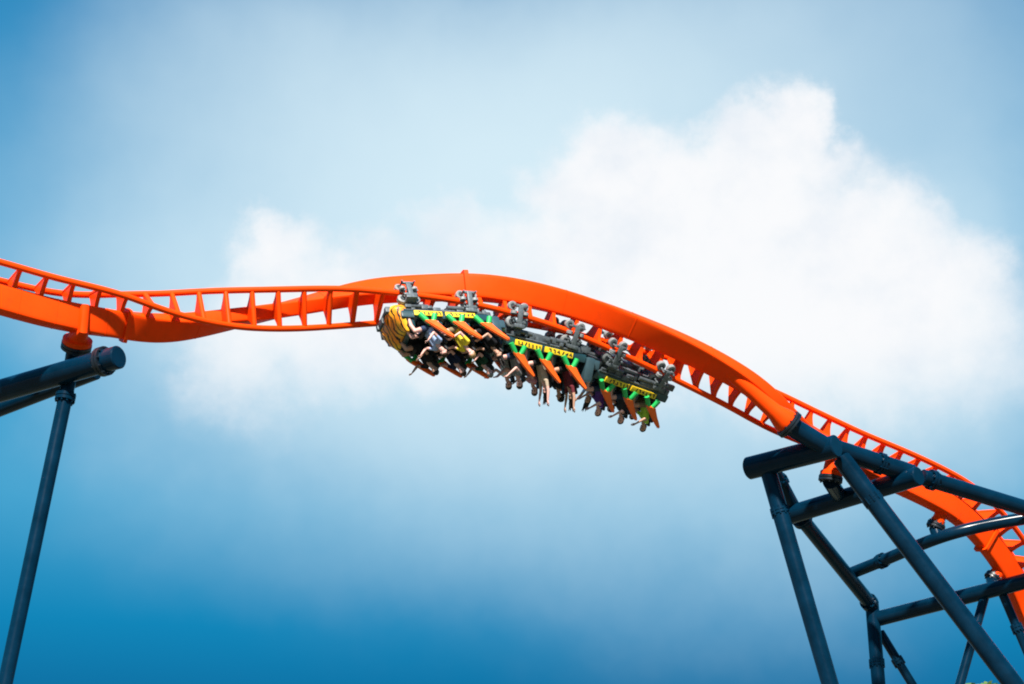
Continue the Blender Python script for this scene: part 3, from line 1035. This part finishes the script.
for ci in range(3):
    for ri in range(3):
        for side, spec in ((-1, NEAR[ci][ri]), (1, FAR[ci][ri])):
            shirt, pose, slv, shorts, turn, sk, hr, lg, tr, sh = spec
            me = pmesh(pose, slv, shorts, turn)
            o = link(me, 'person')
            ml = Matrix.Translation((ROWS[ri] - (.34 if ci == 0 else .06) - .04, (-.49 if side < 0 else .38), 1.17)) @ Matrix.Rotation(math.radians(-10), 4, 'Y') @ Matrix.Scale(1.1, 4)
            o.matrix_world = cars[ci][1] @ ml
            mats = [SKINS[sk], SHIRT_M[shirt], TROU[tr], SHOES[sh], EYE_M, LIP_M]
            for i, m in enumerate(mats):
                o.material_slots[i].link = 'OBJECT'; o.material_slots[i].material = m
            arms = {'hold': 'gripping the lap bar', 'raised': 'with arms stretched out', 'half': 'with hands lifted',
                    'mixed': 'with one arm up'}[pose]
            tag(o, f"rider in {shirt} top {arms}, {'near' if side < 0 else 'far'} seat, {ROWN[ri]} row, {CARN[ci]} car", 'person', 'riders hanging upside down in the train')
            h = link(HM[lg], 'hair', o, Matrix.Translation(HEAD) @ Matrix.Rotation(turn, 4, 'Z') @ Matrix.Translation(-HEAD))
            h.material_slots[0].link = 'OBJECT'; h.material_slots[0].material = HAIRS[hr]

# ------------------------------------------------------------------ tree (its top just reaches into the picture)
def leaf_mat():
    m = bpy.data.materials.new('leaf_green'); m.use_nodes = True
    t = m.node_tree; b = t.nodes['Principled BSDF']
    oi = t.nodes.new('ShaderNodeTexCoord'); n = t.nodes.new('ShaderNodeTexNoise'); n.inputs['Scale'].default_value = 1.5
    t.links.new(oi.outputs['Object'], n.inputs['Vector'])
    r = t.nodes.new('ShaderNodeValToRGB'); r.color_ramp.elements[0].color = (.04, .085, .015, 1); r.color_ramp.elements[1].color = (.13, .2, .03, 1)
    r.color_ramp.elements[0].position = .35; r.color_ramp.elements[1].position = .65
    t.links.new(n.outputs[0], r.inputs[0]); t.links.new(r.outputs[0], b.inputs['Base Color'])
    b.inputs['Roughness'].default_value = .5
    return m


tip = at(977, 679.5, 40)
troot = Vector((tip.x, tip.y, 0))
tree = empty('leafy_tree', troot)
tag(tree, 'green leafy tree whose top just shows beneath the tower in the bottom corner', 'tree')
rnd = random.Random(21)
bm = bmesh.new()
hT = tip.z
tube(bm, [(0, 0, -.1), (.1, .05, hT * .25), (-.05, .1, hT * .55), (0, 0, hT * .9)], [.24, .19, .13, .03], 12)
limbs = []
for k in range(14):
    z = hT * rnd.uniform(.35, .8); a = rnd.uniform(0, 6.28); ln = rnd.uniform(1.2, 2.4) * (1.15 - z / hT)
    e = Vector((math.cos(a) * ln * 1.3, math.sin(a) * ln * 1.3, z + ln * .8)); limbs.append(e)
    tube(bm, [(0, .05, z), Vector((0, .05, z)).lerp(e, .5) + Vector((0, 0, -.1)), e], [.07, .045, .012], 7)
bmesh.ops.recalc_face_normals(bm, faces=bm.faces)
finish(bm, 'trunk', paint('bark', (.12, .085, .055), .9, var=.3, scale=6, bump=.4), tree)
bm = bmesh.new()
cl = [(Vector((0, 0, hT - .42)), .5), (Vector((0, 0, hT * .86)), .9)] + [(e, rnd.uniform(.5, .95)) for e in limbs]
for c, r in cl:
    for k in range(int(420 * r)):
        v = Vector((rnd.gauss(0, 1), rnd.gauss(0, 1), rnd.gauss(0, 1))).normalized() * r * rnd.uniform(.35, 1) ** .5
        p = c + Vector((v.x, v.y, v.z * .75))
        if p.z > hT: continue
        n = (v.normalized() + Vector((rnd.gauss(0, .5), rnd.gauss(0, .5), rnd.gauss(0, .5)))).normalized()
        u = n.orthogonal().normalized(); w = n.cross(u); L_ = rnd.uniform(.08, .15)
        q = [p - u * L_, p + w * L_ * .42 + n * .015, p + u * L_, p - w * L_ * .42 + n * .015]
        bm.faces.new([bm.verts.new(x) for x in q])
finish(bm, 'crown', leaf_mat(), tree, angle=180)
